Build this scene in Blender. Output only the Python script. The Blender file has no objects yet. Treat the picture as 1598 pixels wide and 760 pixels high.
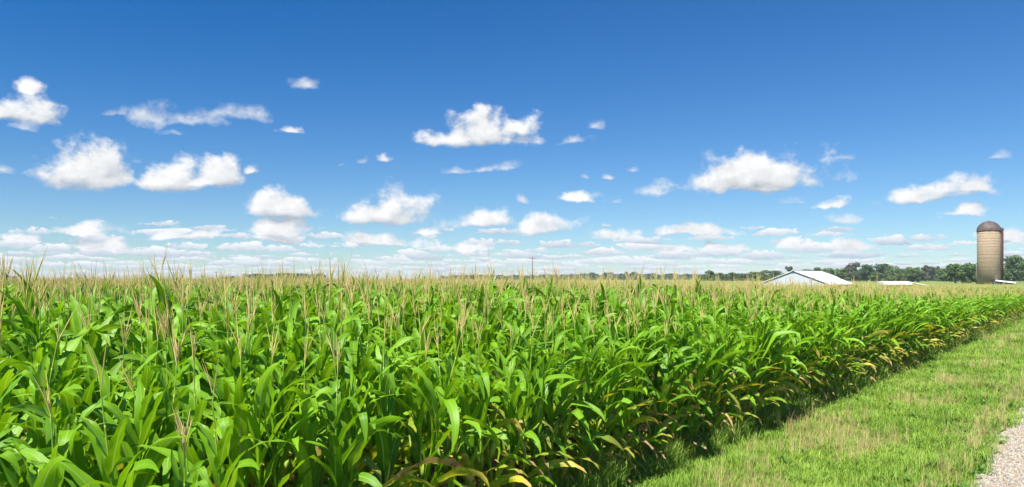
import bpy, bmesh, math, random
from mathutils import Vector, Matrix, noise

# ------------------------------------------------------------------ scene, camera, sky, sun, exposure
sc = bpy.context.scene
sc.render.engine = 'CYCLES'
sc.cycles.use_denoising = True
sc.cycles.max_bounces = 7
sc.cycles.diffuse_bounces = 2
sc.cycles.glossy_bounces = 2
sc.cycles.transmission_bounces = 4
sc.cycles.volume_bounces = 0
sc.cycles.use_adaptive_sampling = True
sc.cycles.adaptive_threshold = 0.012

F, CX, CY, HY = 1150.0, 799.0, 380.0, 435.0      # focal length and horizon of the photograph in its own pixels
CAMH = 2.3
cam_d = bpy.data.cameras.new('camera')
cam_d.sensor_width = 36.0
cam_d.lens = 36.0 * F / 1598.0
cam_d.shift_y = (HY - CY) / 1598.0
cam_d.clip_start = 0.1
cam_d.clip_end = 20000.0
cam = bpy.data.objects.new('camera', cam_d)
sc.collection.objects.link(cam)
cam.location = (0, 0, CAMH)
cam.rotation_euler = (math.radians(90), 0, 0)
sc.camera = cam

SUN_EL, SUN_AZ = math.radians(57), math.radians(-143)    # azimuth measured from the view axis (+Y), clockwise
SKY_STRENGTH, SUN_STRENGTH, EXPOSURE = 0.06, 5.0, 0.95
sc.view_settings.view_transform = 'Standard'
sc.view_settings.look = 'None'
sc.view_settings.gamma = 1.0
sc.view_settings.use_curve_mapping = False
sc.view_settings.exposure = EXPOSURE

S = Vector((math.sin(SUN_AZ) * math.cos(SUN_EL), math.cos(SUN_AZ) * math.cos(SUN_EL), math.sin(SUN_EL)))
sun_d = bpy.data.lights.new('sun', 'SUN')
sun_d.energy = SUN_STRENGTH
sun_d.angle = math.radians(0.5)
sun_d.color = (1.0, 0.955, 0.86)
sun = bpy.data.objects.new('sun', sun_d)
sc.collection.objects.link(sun)
sun.location = (-30, -30, 60)
sun.rotation_euler = S.to_track_quat('Z', 'Y').to_euler()


class NT:
    """small helper to write node trees"""
    def __init__(self, tree):
        self.t = tree; self.n = tree.nodes; self.l = tree.links
    def node(self, typ, **kw):
        n = self.n.new(typ)
        for k, v in kw.items():
            setattr(n, k, v)
        return n
    def put(self, sock, v):
        if v is None:
            return
        if isinstance(v, bpy.types.NodeSocket):
            self.l.new(v, sock)
        else:
            sock.default_value = v
    def m(self, op, a, b=None, c=None, clamp=False):
        n = self.node('ShaderNodeMath', operation=op, use_clamp=clamp)
        for i, v in enumerate((a, b, c)):
            self.put(n.inputs[i], v)
        return n.outputs[0]
    def v(self, op, a, b=None, c=None):
        n = self.node('ShaderNodeVectorMath', operation=op)
        for i, v in enumerate((a, b, c)):
            self.put(n.inputs[i], v)
        return n.outputs['Value'] if op in ('LENGTH', 'DOT_PRODUCT', 'DISTANCE') else n.outputs['Vector']
    def mix(self, f, a, b, blend='MIX'):
        n = self.node('ShaderNodeMix', data_type='RGBA', blend_type=blend)
        self.put(n.inputs[0], f)
        self.put(n.inputs[6], a if isinstance(a, bpy.types.NodeSocket) else (*a, 1.0))
        self.put(n.inputs[7], b if isinstance(b, bpy.types.NodeSocket) else (*b, 1.0))
        return n.outputs[2]
    def node_yx(self, v):
        a = self.node('ShaderNodeSeparateXYZ'); self.l.new(v, a.inputs[0])
        b = self.node('ShaderNodeCombineXYZ'); self.l.new(a.outputs[0], b.inputs[1])
        return b.outputs[0]
    def sm(self, x, lo, hi, a=0.0, b=1.0):
        n = self.node('ShaderNodeMapRange', interpolation_type='SMOOTHSTEP')
        self.put(n.inputs[0], x); self.put(n.inputs[1], lo); self.put(n.inputs[2], hi)
        self.put(n.inputs[3], a); self.put(n.inputs[4], b)
        return n.outputs[0]
    def noise(self, vec, scale, detail=4.0, rough=0.5, dims='3D', color=False, dist=0.0):
        n = self.node('ShaderNodeTexNoise', noise_dimensions=dims)
        self.put(n.inputs['Vector'], vec)
        n.inputs['Scale'].default_value = scale
        n.inputs['Detail'].default_value = detail
        n.inputs['Roughness'].default_value = rough
        n.inputs['Distortion'].default_value = dist
        return n.outputs['Color'] if color else n.outputs[0]


# clouds of the photograph: centre x, centre y, half width, half height (photo pixels), thickness, slant
CLOUDS = [
    (18, 163, 88, 40, .72, .2), (58, 128, 30, 26, .66, .3), (128, 256, 80, 50, 1.1, .3), (160, 240, 36, 36, 1.05, .2),
    (262, 268, 52, 40, 1.0, .4), (335, 270, 52, 36, .95, .3), (300, 280, 90, 16, .9, .0), (392, 268, 22, 18, .66, .4), (742, 205, 84, 36, 1.05, .3), (745, 185, 30, 24, .9, .2), (795, 195, 46, 20, .85, .2),
    (606, 250, 24, 16, .70, .3), (449, 199, 26, 16, .74, .2), (1180, 268, 122, 46, 1.02, .1), (1140, 262, 70, 36, .95, .3), (1195, 291, 68, 14, .8, 0), (1440, 296, 104, 30, .92, .2), (1522, 284, 50, 26, .95, .2),
    (1300, 318, 32, 14, .82, .3), (1502, 327, 62, 18, .88, .2), (432, 324, 66, 28, 1.0, .1), (428, 360, 50, 24, 1.0, .2), (430, 376, 60, 8, .8, 0),
    (592, 327, 82, 32, .92, .2), (655, 355, 24, 12, .74, .3), (748, 342, 62, 22, .92, .1), (852, 350, 66, 24, .84, .1), (898, 309, 42, 15, .72, .2),
    (118, 356, 52, 18, .88, .2), (40, 368, 36, 10, .8, .1), (158, 380, 46, 16, 1.0, .1), (258, 363, 32, 12, .82, .2), (316, 364, 34, 11, .68, .1), (585, 373, 84, 14, .9, .1), (735, 381, 46, 12, .82, .1),
    (1086, 356, 60, 14, .88, .1), (1052, 388, 40, 9, .86, 0), (1138, 380, 40, 12, .8, .1), (1236, 380, 44, 14, .84, .1), (1322, 378, 32, 15, .92, .1), (955, 366, 52, 15, .82, .1), (1592, 358, 28, 18, .9, 0), (820, 316, 18, 10, .6, .1),
]
THIN = [
    (240, 178, 44, 26, .95, .2), (300, 184, 76, 22, .8, .1), (375, 176, 50, 22, .85, .2), (185, 171, 34, 11, .7, .2), (280, 204, 46, 9, .6, .1), (475, 131, 30, 14, .8, .2), (35, 195, 30, 10, .6, .3), (220, 240, 30, 16, .6, .3),
    (562, 255, 18, 11, .7, .3), (530, 260, 22, 8, .5, .1), (718, 265, 24, 11, .8, .1), (768, 262, 34, 13, .75, .3), (842, 216, 24, 10, .66, .3), (902, 218, 36, 11, .55, .3), (926, 194, 18, 11, .75, .2), (990, 258, 16, 10, .7, .2),
    (928, 273, 10, 7, .7, 0), (957, 270, 14, 6, .5, 0), (1016, 290, 34, 18, .62, .4), (1315, 240, 26, 12, .4, .4), (2, 262, 26, 18, .8, .2), (1570, 239, 32, 11, .8, .2), (1235, 312, 34, 14, .6, .2), (1320, 340, 44, 10, .6, .1), (965, 308, 40, 9, .5, .2), (185, 352, 40, 16, .55, .1),
]


def px_dir(px, py):
    u, w = (px - CX) / F, (HY - py) / F
    return math.degrees(math.atan(u)), math.degrees(math.atan2(w, math.hypot(1, u)))


def build_world():
    w = bpy.data.worlds.new('World')
    sc.world = w
    w.use_nodes = True
    w.cycles.sampling_method = 'MANUAL'
    w.cycles.sample_map_resolution = 512
    g = NT(w.node_tree)
    g.n.clear()
    out = g.node('ShaderNodeOutputWorld')
    bg = g.node('ShaderNodeBackground')
    bg.inputs['Strength'].default_value = SKY_STRENGTH
    g.l.new(bg.outputs[0], out.inputs['Surface'])
    sky = g.node('ShaderNodeTexSky', sky_type='NISHITA')
    sky.sun_disc = False
    sky.sun_elevation = SUN_EL
    sky.sun_rotation = SUN_AZ
    sky.altitude = 300.0
    sky.air_density = 1.0
    sky.dust_density = 0.0
    sky.ozone_density = 3.0
    tc = g.node('ShaderNodeTexCoord')
    D = tc.outputs['Generated']
    sep = g.node('ShaderNodeSeparateXYZ')
    g.l.new(D, sep.inputs[0])
    X, Y, Z = sep.outputs
    az = g.m('MULTIPLY', g.m('ARCTAN2', X, Y), 57.29578)
    el = g.m('MULTIPLY', g.m('ARCSINE', Z), 57.29578)
    cmb = g.node('ShaderNodeCombineXYZ')
    g.l.new(az, cmb.inputs[0]); g.l.new(el, cmb.inputs[1])
    P = cmb.outputs[0]
    # a wind-torn warp of the directions, then fine billows
    sq = g.v('MULTIPLY', D, (1.0, 1.0, 1.2))
    w1 = g.noise(sq, 9.0, 3.0, 0.55, color=True)
    warp = g.v('MULTIPLY', g.v('SUBTRACT', w1, (.5, .5, .5)), (3.4, 2.0, 0))
    w2 = g.noise(sq, 42.0, 4.0, 0.6, color=True)
    warp2 = g.v('MULTIPLY', g.v('SUBTRACT', w2, (.5, .5, .5)), (0.7, 0.6, 0))
    PW = g.v('ADD', P, g.v('ADD', warp, warp2))

    def shear(Pw, k):
        return g.v('ADD', Pw, g.v('MULTIPLY', g.node_yx(Pw), (0, -k, 0)))

    def field(Pw, clouds):
        sh = {0: Pw}
        sh[.22] = shear(Pw, .22)
        best = None
        for (px, py, hw, hh, op, sl) in clouds:
            sl = .22 if sl > .1 else 0
            a0, e0 = px_dir(px, py + hh * .3)
            a1, _ = px_dir(px + hw, py)
            _, e1 = px_dir(px, py - hh)
            A, B = abs(a1 - a0) * 1.12, abs(e1 - px_dir(px, py + hh * .3)[1]) * .86
            q = g.v('MULTIPLY_ADD', sh[sl], (1 / A, 1 / B, 0), (-a0 / A, -(e0 - sl * a0) / B, 0))
            q2 = g.v('MULTIPLY_ADD', Pw, (1 / A, -2.4 / B, 0), (-a0 / A, 2.4 * e0 / B, 0))
            r = g.v('LENGTH', g.v('MAXIMUM', q, q2))
            f = g.m('SUBTRACT', op * .72 + .30, r)
            best = f if best is None else g.m('MAXIMUM', best, f)
        return best

    def billow(off):
        d = g.v('ADD', sq, off)
        return g.noise(d, 26.0, 7.0, 0.59)

    so = (-0.010, 0.0, 0.016)                                    # a small step of direction towards the sun
    F0 = field(PW, CLOUDS)
    T0 = field(PW, THIN)
    F1 = field(g.v('ADD', PW, (-0.30, 0.75, 0)), sorted(CLOUDS, key=lambda c: -c[2] * c[3])[:22])
    n0, n1 = billow((0, 0, 0)), billow(so)
    f0 = g.m('MULTIPLY_ADD', g.m('SUBTRACT', n0, .5), 2.15, F0)
    f1 = g.m('MULTIPLY_ADD', g.m('SUBTRACT', n1, .5), 2.15, F1)
    dens = g.sm(f0, 0.0, 0.58)
    lit = g.m('ADD', g.m('ADD', g.m('MINIMUM', g.m('SUBTRACT', F0, F1), 0.28), 0.56), g.m('MULTIPLY', g.m('SUBTRACT', n0, n1), 1.5), clamp=True)
    # low cumulus fields running to the horizon, foreshortened like a layer overhead
    thin = g.m('MULTIPLY', g.sm(g.m('MULTIPLY_ADD', g.m('SUBTRACT', n0, .5), 2.6, T0), 0.0, 1.1), .85)
    # small flat-based cumulus in rows towards the horizon: one puff to a cell
    def puffs(fx, fy, size, seed, soft):
        vv = g.v('ADD', g.v('MULTIPLY', g.v('ADD', P, g.v('ADD', g.v('MULTIPLY', warp, (.35, .06, 0)), g.v('MULTIPLY', warp2, (.9, .22, 0)))), (fx, fy, 0)), (seed, seed * .7, 0))
        vo = g.node('ShaderNodeTexVoronoi', voronoi_dimensions='2D')
        vo.inputs['Scale'].default_value = 1.0
        g.l.new(vv, vo.inputs['Vector'])
        d = g.v('SUBTRACT', vv, vo.outputs['Position'])
        sp2 = g.node('ShaderNodeSeparateXYZ'); g.l.new(vo.outputs['Color'], sp2.inputs[0])
        r = g.v('LENGTH', g.v('MAXIMUM', g.v('MULTIPLY', d, (.85, 1.15, 0)), g.v('MULTIPLY', d, (.85, -2.6, 0))))
        bl = g.noise(g.v('MULTIPLY', vv, (4.2, 2.6, 0)), 1.0, 6.0, .66)
        f = g.m('ADD', g.m('SUBTRACT', g.m('MULTIPLY_ADD', sp2.outputs[0], .55, size), r), g.m('MULTIPLY', g.m('SUBTRACT', bl, .5), 1.5))
        sd = g.node('ShaderNodeSeparateXYZ'); g.l.new(d, sd.inputs[0])
        lt = g.m('ADD', g.m('MULTIPLY_ADD', sd.outputs[1], 1.4, .44), g.m('ADD', g.m('MULTIPLY', g.m('SUBTRACT', bl, .5), 1.1), g.m('MULTIPLY_ADD', sp2.outputs[1], .4, -.2)), clamp=True)
        return g.sm(f, 0.0, soft), lt
    pa, litA = puffs(.34, 1.05, g.sm(el, 2.8, 6.2, .28, -1.3), 3.37, .19)
    pb, litB = puffs(.58, 2.2, g.sm(el, 1.3, 3.8, .38, -1.2), 11.1, .22)
    layA = g.m('MULTIPLY', pa, g.sm(el, .8, 1.8, .3, .96))
    layA = g.m('MULTIPLY', layA, g.sm(el, 5.5, 6.8, 1, 0))
    layB = g.m('MULTIPLY', pb, g.sm(el, 3.5, 5.0, .9, 0))
    CW, CG = (8.7, 8.75, 8.8), (3.9, 4.4, 5.0)                    # sunlit cloud and its own shaded side
    c1 = g.mix(lit, CG, CW)
    LG, LW = (4.2, 5.1, 6.3), (8.7, 8.85, 9.0)
    # deep polarised blue away from the light
    gam = g.node('ShaderNodeHueSaturation')
    gam.inputs['Saturation'].default_value = 1.22
    g.l.new(sky.outputs[0], gam.inputs['Color'])
    pol = g.m('MULTIPLY', g.sm(el, 2.0, 24.0), g.sm(az, -50.0, 30.0, 1.0, .45))
    s0 = g.mix(pol, g.mix(1.0, gam.outputs[0], (.66, .835, 1.02), 'MULTIPLY'), g.mix(1.0, gam.outputs[0], (.065, .66, 1.04), 'MULTIPLY'))
    s1 = g.mix(layA, g.mix(layB, s0, g.mix(litB, LG, LW)), g.mix(litA, LG, LW))
    s2 = g.mix(dens, g.mix(thin, s1, g.mix(g.m('MULTIPLY_ADD', g.m('SUBTRACT', n0, n1), 2.0, .6, clamp=True), (4.6, 5.3, 6.2), (8.2, 8.4, 8.6))), c1)
    g.l.new(s2, bg.inputs['Color'])


build_world()

# ------------------------------------------------------------------ layout
ALPHA = math.atan2(949.0, F)                         # the field edge and the road run 39.5 degrees right of the view axis
DV = Vector((math.sin(ALPHA), math.cos(ALPHA), 0))    # along the rows
NV = Vector((-math.cos(ALPHA), math.sin(ALPHA), 0))   # into the field
S_EDGE, S_ROAD = 4.42, 1.40


def st(s, t):
    return NV * s + DV * t


def smooth(a, b, x):
    k = max(0.0, min(1.0, (x - a) / (b - a)))
    return k * k * (3 - 2 * k)


def ground_z(x, y):
    r = math.hypot(x, y)
    z = 1.05 * smooth(115, 175, r)
    z -= 1.3 * math.exp(-((x - 55) ** 2 + (y - 122) ** 2) / (2 * 20.0 ** 2))
    return z


def at(px, Y):
    """ground point under a photo column at depth Y"""
    x = (px - CX) / F * Y
    return Vector((x, Y, ground_z(x, Y)))


def height_at(py, Y):
    return CAMH + (HY - py) / F * Y


def link(o):
    sc.collection.objects.link(o)
    return o


def mesh_from(name, verts, faces, mats=(), midx=None, uvs=None, smoothed=True):
    me = bpy.data.meshes.new(name)
    me.from_pydata(verts, [], faces)
    for m in mats:
        me.materials.append(m)
    if midx is not None:
        me.polygons.foreach_set('material_index', midx)
    if smoothed:
        me.polygons.foreach_set('use_smooth', [True] * len(me.polygons))
    if uvs is not None:
        ul = me.uv_layers.new(name='UVMap')
        flat = []
        for lp in me.loops:
            flat.extend(uvs[lp.vertex_index])
        ul.data.foreach_set('uv', flat)
    me.update()
    return me


class MB:
    """collects geometry for ONE mesh object"""
    def __init__(self):
        self.v, self.f, self.mi, self.uv = [], [], [], []
    def add(self, verts, faces, mi=0, uvs=None):
        b = len(self.v)
        self.v.extend([tuple(p) for p in verts])
        self.f.extend([tuple(i + b for i in fc) for fc in faces])
        self.mi.extend([mi] * len(faces))
        self.uv.extend(uvs if uvs else [(0.0, 0.0)] * len(verts))
    def box(self, c, size, mi=0, M=None):
        x, y, z = (k / 2 for k in size)
        vs = [Vector((sx * x, sy * y, sz * z)) for sz in (-1, 1) for sy in (-1, 1) for sx in (-1, 1)]
        vs = [(M @ p if M else p) + Vector(c) for p in vs]
        self.add(vs, [(0, 2, 3, 1), (4, 5, 7, 6), (0, 1, 5, 4), (2, 6, 7, 3), (0, 4, 6, 2), (1, 3, 7, 5)], mi)
    def tube(self, pts, radii, n=6, mi=0, cap=True):
        rings, uvs = [], []
        for i, p in enumerate(pts):
            p = Vector(p)
            a = Vector(pts[max(0, i - 1)]); b = Vector(pts[min(len(pts) - 1, i + 1)])
            T = (b - a).normalized()
            U = T.cross(Vector((0, 0, 1)))
            if U.length < 1e-3:
                U = Vector((1, 0, 0))
            U.normalize(); W = T.cross(U)
            for k in range(n):
                an = 2 * math.pi * k / n
                rings.append(p + (U * math.cos(an) + W * math.sin(an)) * radii[i])
                uvs.append((k / n, i / max(1, len(pts) - 1)))
        fs = []
        for i in range(len(pts) - 1):
            for k in range(n):
                k2 = (k + 1) % n
                fs.append((i * n + k, i * n + k2, (i + 1) * n + k2, (i + 1) * n + k))
        if cap:
            fs.append(tuple(range(n - 1, -1, -1)))
            fs.append(tuple((len(pts) - 1) * n + k for k in range(n)))
        self.add(rings, fs, mi, uvs)
    def mesh(self, name, mats, smoothed=True):
        return mesh_from(name, self.v, self.f, mats, self.mi, self.uv, smoothed)
    def obj(self, name, mats, parent=None, smoothed=False):
        o = bpy.data.objects.new(name, self.mesh(name, mats, smoothed))
        link(o)
        if parent:
            o.parent = parent
        return o


def tag(o, label=None, cat=None, group=None, kind=None):
    if label: o['label'] = label
    if cat: o['category'] = cat
    if group: o['group'] = group
    if kind: o['kind'] = kind
    return o


def empty(name, loc, rz=0.0):
    o = bpy.data.objects.new(name, None)
    o.empty_display_size = 0.3
    o.location = loc
    o.rotation_euler = (0, 0, rz)
    return link(o)


# ------------------------------------------------------------------ materials
def new_mat(name):
    m = bpy.data.materials.new(name)
    m.use_nodes = True
    g = NT(m.node_tree)
    p = m.node_tree.nodes['Principled BSDF']
    out = m.node_tree.nodes['Material Output']
    return m, g, p, out


def leaf_material(name, colA, colB, tipcol=None, tip=(0.4, 0.9), transl=0.32, rough=0.43, mid=(0.36, 0.48, 0.14), spec=0.30, mottled=None):
    m, g, p, out = new_mat(name)
    uv = g.node('ShaderNodeUVMap').outputs[0]
    sp = g.node('ShaderNodeSeparateXYZ'); g.l.new(uv, sp.inputs[0])
    u, vv = sp.outputs[0], sp.outputs[1]
    oi = g.node('ShaderNodeObjectInfo').outputs['Random']
    geo = g.node('ShaderNodeNewGeometry')
    tcn = g.node('ShaderNodeTexCoord').outputs['Object']
    nz = g.noise(tcn, 7.0, 3.0)
    nz2 = g.noise(tcn, 1.6, 1.0)
    col = g.mix(g.m('MULTIPLY_ADD', nz2, 1.4, g.m('MULTIPLY_ADD', oi, .8, -.6), clamp=True), colA, colB)
    strv = g.node('ShaderNodeCombineXYZ')
    g.l.new(g.m('MULTIPLY', u, 34.0), strv.inputs[0]); g.l.new(g.m('MULTIPLY', vv, 1.5), strv.inputs[1]); g.l.new(oi, strv.inputs[2])
    streak = g.noise(strv.outputs[0], 1.0, 3.0, 0.6)
    col = g.mix(g.sm(streak, .35, .75, 0.0, .35), col, (colA[0] * 1.7 + .01, colA[1] * 1.35, colA[2] * 1.8))
    if tipcol:
        f = g.sm(g.m('MULTIPLY_ADD', g.m('SUBTRACT', nz, .5), 0.5, vv), tip[0], tip[1])
        col = g.mix(f, col, tipcol)
    if mottled:
        col = g.mix(g.sm(nz, .45, .62), col, mottled)
    du = g.m('ABSOLUTE', g.m('SUBTRACT', u, .5))
    col = g.mix(g.sm(oi, .0, .45, .42, 0), col, (colA[0] * .45, colA[1] * .62, colA[2] + .008))
    edge_dry = g.m('MULTIPLY', g.sm(du, .40, .5), g.sm(nz, .52, .66))
    col = g.mix(edge_dry, col, (.34, .28, .09))
    rib = g.sm(du, 0.025, 0.065, 0.85, 0.0)
    col = g.mix(g.m('MULTIPLY', rib, g.sm(vv, .55, 1.0, 1.0, 0.2)), col, mid)
    col = g.mix(g.m('MULTIPLY', geo.outputs['Backfacing'], .35), col, (colA[0] * 1.25 + .02, colA[1] * 1.08 + .02, colA[2] + .018))
    g.l.new(col, p.inputs['Base Color'])
    p.inputs['Roughness'].default_value = rough
    p.inputs['Specular IOR Level'].default_value = spec
    bmp = g.node('ShaderNodeBump')
    bmp.inputs['Strength'].default_value = 0.35
    bmp.inputs['Distance'].default_value = 0.004
    g.l.new(streak, bmp.inputs['Height'])
    g.l.new(bmp.outputs[0], p.inputs['Normal'])
    tr = g.node('ShaderNodeBsdfTranslucent')
    g.l.new(g.mix(1.0, col, (1.5, 1.35, .55), 'MULTIPLY'), tr.inputs['Color'])
    mx = g.node('ShaderNodeMixShader')
    mx.inputs[0].default_value = transl
    g.l.new(p.outputs[0], mx.inputs[1]); g.l.new(tr.outputs[0], mx.inputs[2])
    g.l.new(mx.outputs[0], out.inputs['Surface'])
    return m


def simple_material(name, colA, colB, scale=6.0, rough=0.7, spec=0.3, rnd=0.4, detail=4.0, lo=.35, hi=.65, transl=0.0):
    m, g, p, out = new_mat(name)
    tcn = g.node('ShaderNodeTexCoord').outputs['Object']
    nz = g.noise(tcn, scale, detail, .6)
    oi = g.node('ShaderNodeObjectInfo').outputs['Random']
    f = g.m('ADD', g.sm(nz, lo, hi), g.m('MULTIPLY_ADD', oi, rnd, -rnd / 2), clamp=True)
    col = g.mix(f, colA, colB)
    g.l.new(col, p.inputs['Base Color'])
    p.inputs['Roughness'].default_value = rough
    p.inputs['Specular IOR Level'].default_value = spec
    if transl:
        tr = g.node('ShaderNodeBsdfTranslucent')
        g.l.new(col, tr.inputs['Color'])
        mx = g.node('ShaderNodeMixShader'); mx.inputs[0].default_value = transl
        g.l.new(p.outputs[0], mx.inputs[1]); g.l.new(tr.outputs[0], mx.inputs[2])
        g.l.new(mx.outputs[0], out.inputs['Surface'])
    return m


M_LEAF = leaf_material('corn_leaf', (0.095, 0.265, 0.003), (0.255, 0.490, 0.011))
M_YELLOW = leaf_material('corn_leaf_yellowing', (0.085, 0.26, 0.012), (0.30, 0.36, 0.02), tipcol=(0.55, 0.36, 0.10), tip=(.45, .85), mottled=(0.50, 0.46, 0.03))
M_DRY = leaf_material('corn_leaf_dry', (0.26, 0.19, 0.08), (0.50, 0.38, 0.17), transl=0.15, rough=.75, mid=(.6, .43, .24), spec=.2, mottled=(.19, .13, .06))
M_STALK = simple_material('corn_stalk', (0.13, 0.29, 0.025), (0.34, 0.42, 0.06), 5.0, .5, .4)
M_TASSEL = simple_material('corn_tassel', (0.60, 0.57, 0.16), (0.78, 0.61, 0.27), 4.0, .8, .2, rnd=.9, transl=.3)
M_SILK = simple_material('corn_silk', (0.16, 0.05, 0.03), (0.30, 0.13, 0.06), 40.0, .8)


# ------------------------------------------------------------------ corn plant parts
UPZ = Vector((0, 0, 1))


def add_leaf(mb, rnd, base, az, length, width, th0, th1, mi=0, nseg=12, fold=0.5, twist=0.0, wave=0.011, kink=None, bend=0.0, power=1.6):
    """an arching maize blade: rises at th0 from the vertical, ends at th1, folded along its midrib, wavy margins"""
    p = Vector(base)
    ph = rnd.uniform(0, 6.28)
    fr = rnd.uniform(3.0, 5.5)
    verts, uvs, faces = [], [], []
    step = length / nseg
    for i in range(nseg + 1):
        s = i / nseg
        th = th0 + (th1 - th0) * (s ** power)
        if kink and s > kink[0]:
            th += kink[1]
        th = min(th, math.radians(176))
        a = az + bend * s * s
        H = Vector((math.cos(a), math.sin(a), 0))
        T = H * math.sin(th) + UPZ * math.cos(th)
        side = Vector((-math.sin(a), math.cos(a), 0))
        Nn = side.cross(T) * -1
        tw = twist * s
        side2 = side * math.cos(tw) + Nn * math.sin(tw)
        N2 = Nn * math.cos(tw) - side * math.sin(tw)
        w = width * min(1.0, .42 + (s / .16) * .58) * max(0.02, (1 - s ** 2.6)) ** .8
        fo = fold * (1 - .65 * s)
        for j, k in enumerate((-1, -.5, 0, .5, 1)):
            lift = abs(k) * w * .5 * math.tan(fo * .5)
            wv = wave * (abs(k) ** 2) * math.sin(fr * s * 6.28 + ph + (2.3 if k > 0 else 0)) * min(1, s * 5) * (1 - s * .5)
            verts.append(p + side2 * (k * w * .5 * math.cos(fo * .4)) + N2 * (lift + wv))
            uvs.append(((k + 1) / 2, s))
        p = p + T * step
    for i in range(nseg):
        for j in range(4):
            q = i * 5 + j
            faces.append((q, q + 1, q + 6, q + 5))
    mb.add(verts, faces, mi, uvs)


def corn_variant(seed, kind):
    """kind: inner | edge.  Returns dict part -> (MB, materials)"""
    rnd = random.Random(seed)
    H = 1.72 + rnd.uniform(-.05, .05)          # stalk height up to the tassel's foot
    leanx, leany = rnd.uniform(-.05, .05), rnd.uniform(-.05, .05)
    def axis(z):
        k = (z / H) ** 1.7
        return Vector((leanx * k, leany * k, z))
    nn = rnd.randint(14, 16)
    nodes = [0.10 + (H - 0.28) * (i / (nn - 1)) ** .93 for i in range(nn)]
    stalk, fol, dry, tas, ear, silk = MB(), MB(), MB(), MB(), MB(), MB()
    pts, rad = [], []
    for i, z in enumerate([0] + nodes + [H]):
        r0 = 0.0135 * (1 - z / H) + 0.0042
        pts += [axis(max(0, z - .012)), axis(z + .004)]
        rad += [r0, r0 * 1.22]
    stalk.tube(pts, rad, 7)
    plane = rnd.uniform(-.5, .5)                # leaves stand in two ranks
    for i, z in enumerate(nodes):
        k = i / (nn - 1)
        az = plane + (math.pi if i % 2 else 0) + rnd.gauss(0, .5)
        L = (0.44 + .38 * math.sin(math.pi * min(1, .12 + k * .80))) * rnd.uniform(.88, 1.10)
        if k > .9:
            L *= .72
        W = (0.068 + .031 * math.sin(math.pi * min(1, .1 + k * .85))) * rnd.uniform(.9, 1.12)
        th0 = math.radians(rnd.uniform(10, 32) - 6 * k)
        th1 = math.radians(rnd.uniform(62, 165) * (1 - .38 * max(0, k - .45) / .55 * rnd.random()))
        kink = (rnd.uniform(.3, .65), math.radians(rnd.uniform(30, 85))) if rnd.random() < .4 else None
        tw = rnd.gauss(0, .95)
        base = axis(z)
        dead = k < .10 or (k < .26 and rnd.random() < .35)
        if kind == 'edge':
            dead = k < .04 or (k < .30 and rnd.random() < .16)
        if dead:
            add_leaf(dry, rnd, base, az, L * .85, W * .6, math.radians(40), math.radians(rnd.uniform(140, 172)), 0, 10, fold=1.5, twist=rnd.gauss(0, 1.2), wave=.02, kink=(.35, .5))
            continue
        mi = 0
        if kind == 'edge' and k < .58 and rnd.random() < .48:
            mi = 1
            L *= rnd.uniform(.7, 1.0); th1 = math.radians(rnd.uniform(78, 165)); th0 = math.radians(rnd.uniform(25, 62)); tw *= 1.5
        elif k < .42 and rnd.random() < .10:
            mi = 1
        # sheath round the stalk under the blade
        zs = max(0.02, z - .13)
        fol.tube([axis(zs), axis(z - .02), axis(z + .006)], [.0165 * (1 - z / H) + .0065, .0180 * (1 - z / H) + .0078, .020 * (1 - z / H) + .0095], 7, mi, cap=False)
        add_leaf(fol, rnd, base, az, L, W, th0, th1, mi, 12, fold=rnd.uniform(.35, .8), twist=tw, wave=rnd.uniform(.006, .015), kink=kink, bend=rnd.gauss(0, .6), power=rnd.uniform(1.4, 2.8))
    # tassel: a spike and a spray of thin side branches
    th = rnd.uniform(.30, .44)
    bare = seed % 10 in (2, 6, 9) and kind == 'inner' or kind == 'edge' and seed % 3 == 0
    top = axis(H)
    def spike(p0, dirv, L, r, droop):
        pts2, rr = [], []
        p = Vector(p0); d = Vector(dirv).normalized()
        for i in range(7):
            pts2.append(p.copy()); rr.append(r * (1.0 if 0 < i < 5 else .55) * (1.25 if i % 2 else .85) * (1 - .06 * i))
            d = (d + Vector((0, 0, -droop * .16)) + Vector((rnd.gauss(0, .03), rnd.gauss(0, .03), 0))).normalized()
            p = p + d * (L / 6)
        rr[-1] *= .35
        tas.tube(pts2, rr, 4, cap=False)
    if not bare:
      stalk.tube([top - Vector((0, 0, .01)), top + Vector((0, 0, .22))], [.0042, .0036], 5, cap=False)
    t0 = top + Vector((0, 0, rnd.uniform(.13, .20)))
    if not bare:
      spike(t0, (rnd.gauss(0, .12), rnd.gauss(0, .12), 1), th, .0042, 0)
    for b in range(0 if bare else (rnd.randint(4, 7) if seed % 2 else rnd.randint(2, 4))):
        a = rnd.uniform(0, 6.28)
        sp = rnd.uniform(.06, .33)
        spike(t0 + Vector((0, 0, rnd.uniform(-.01, .09))), (math.cos(a) * sp, math.sin(a) * sp, 1), rnd.uniform(.15, .25), .0033, rnd.uniform(0, .9))
    if rnd.random() < (.8 if kind == 'edge' else .6):
        zi = nodes[int(nn * .42)]
        a = plane + rnd.uniform(-.5, .5)
        d = Vector((math.cos(a) * .36, math.sin(a) * .36, .93)).normalized()
        b = axis(zi) + d * .02
        prof = [(0, .012), (.03, .022), (.08, .030), (.14, .029), (.19, .019), (.22, .009)]
        ear.tube([b + d * q for q, _ in prof], [r for _, r in prof], 8)
        for j in range(9):
            aa = rnd.uniform(0, 6.28)
            o2 = Vector((math.cos(aa), math.sin(aa), -.2)) * rnd.uniform(.012, .03)
            silk.tube([b + d * .212, b + d * .245 + o2 * .6, b + d * .25 + o2 * 1.3 - Vector((0, 0, .03))], [.003, .0026, .0015], 3, cap=False)
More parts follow.
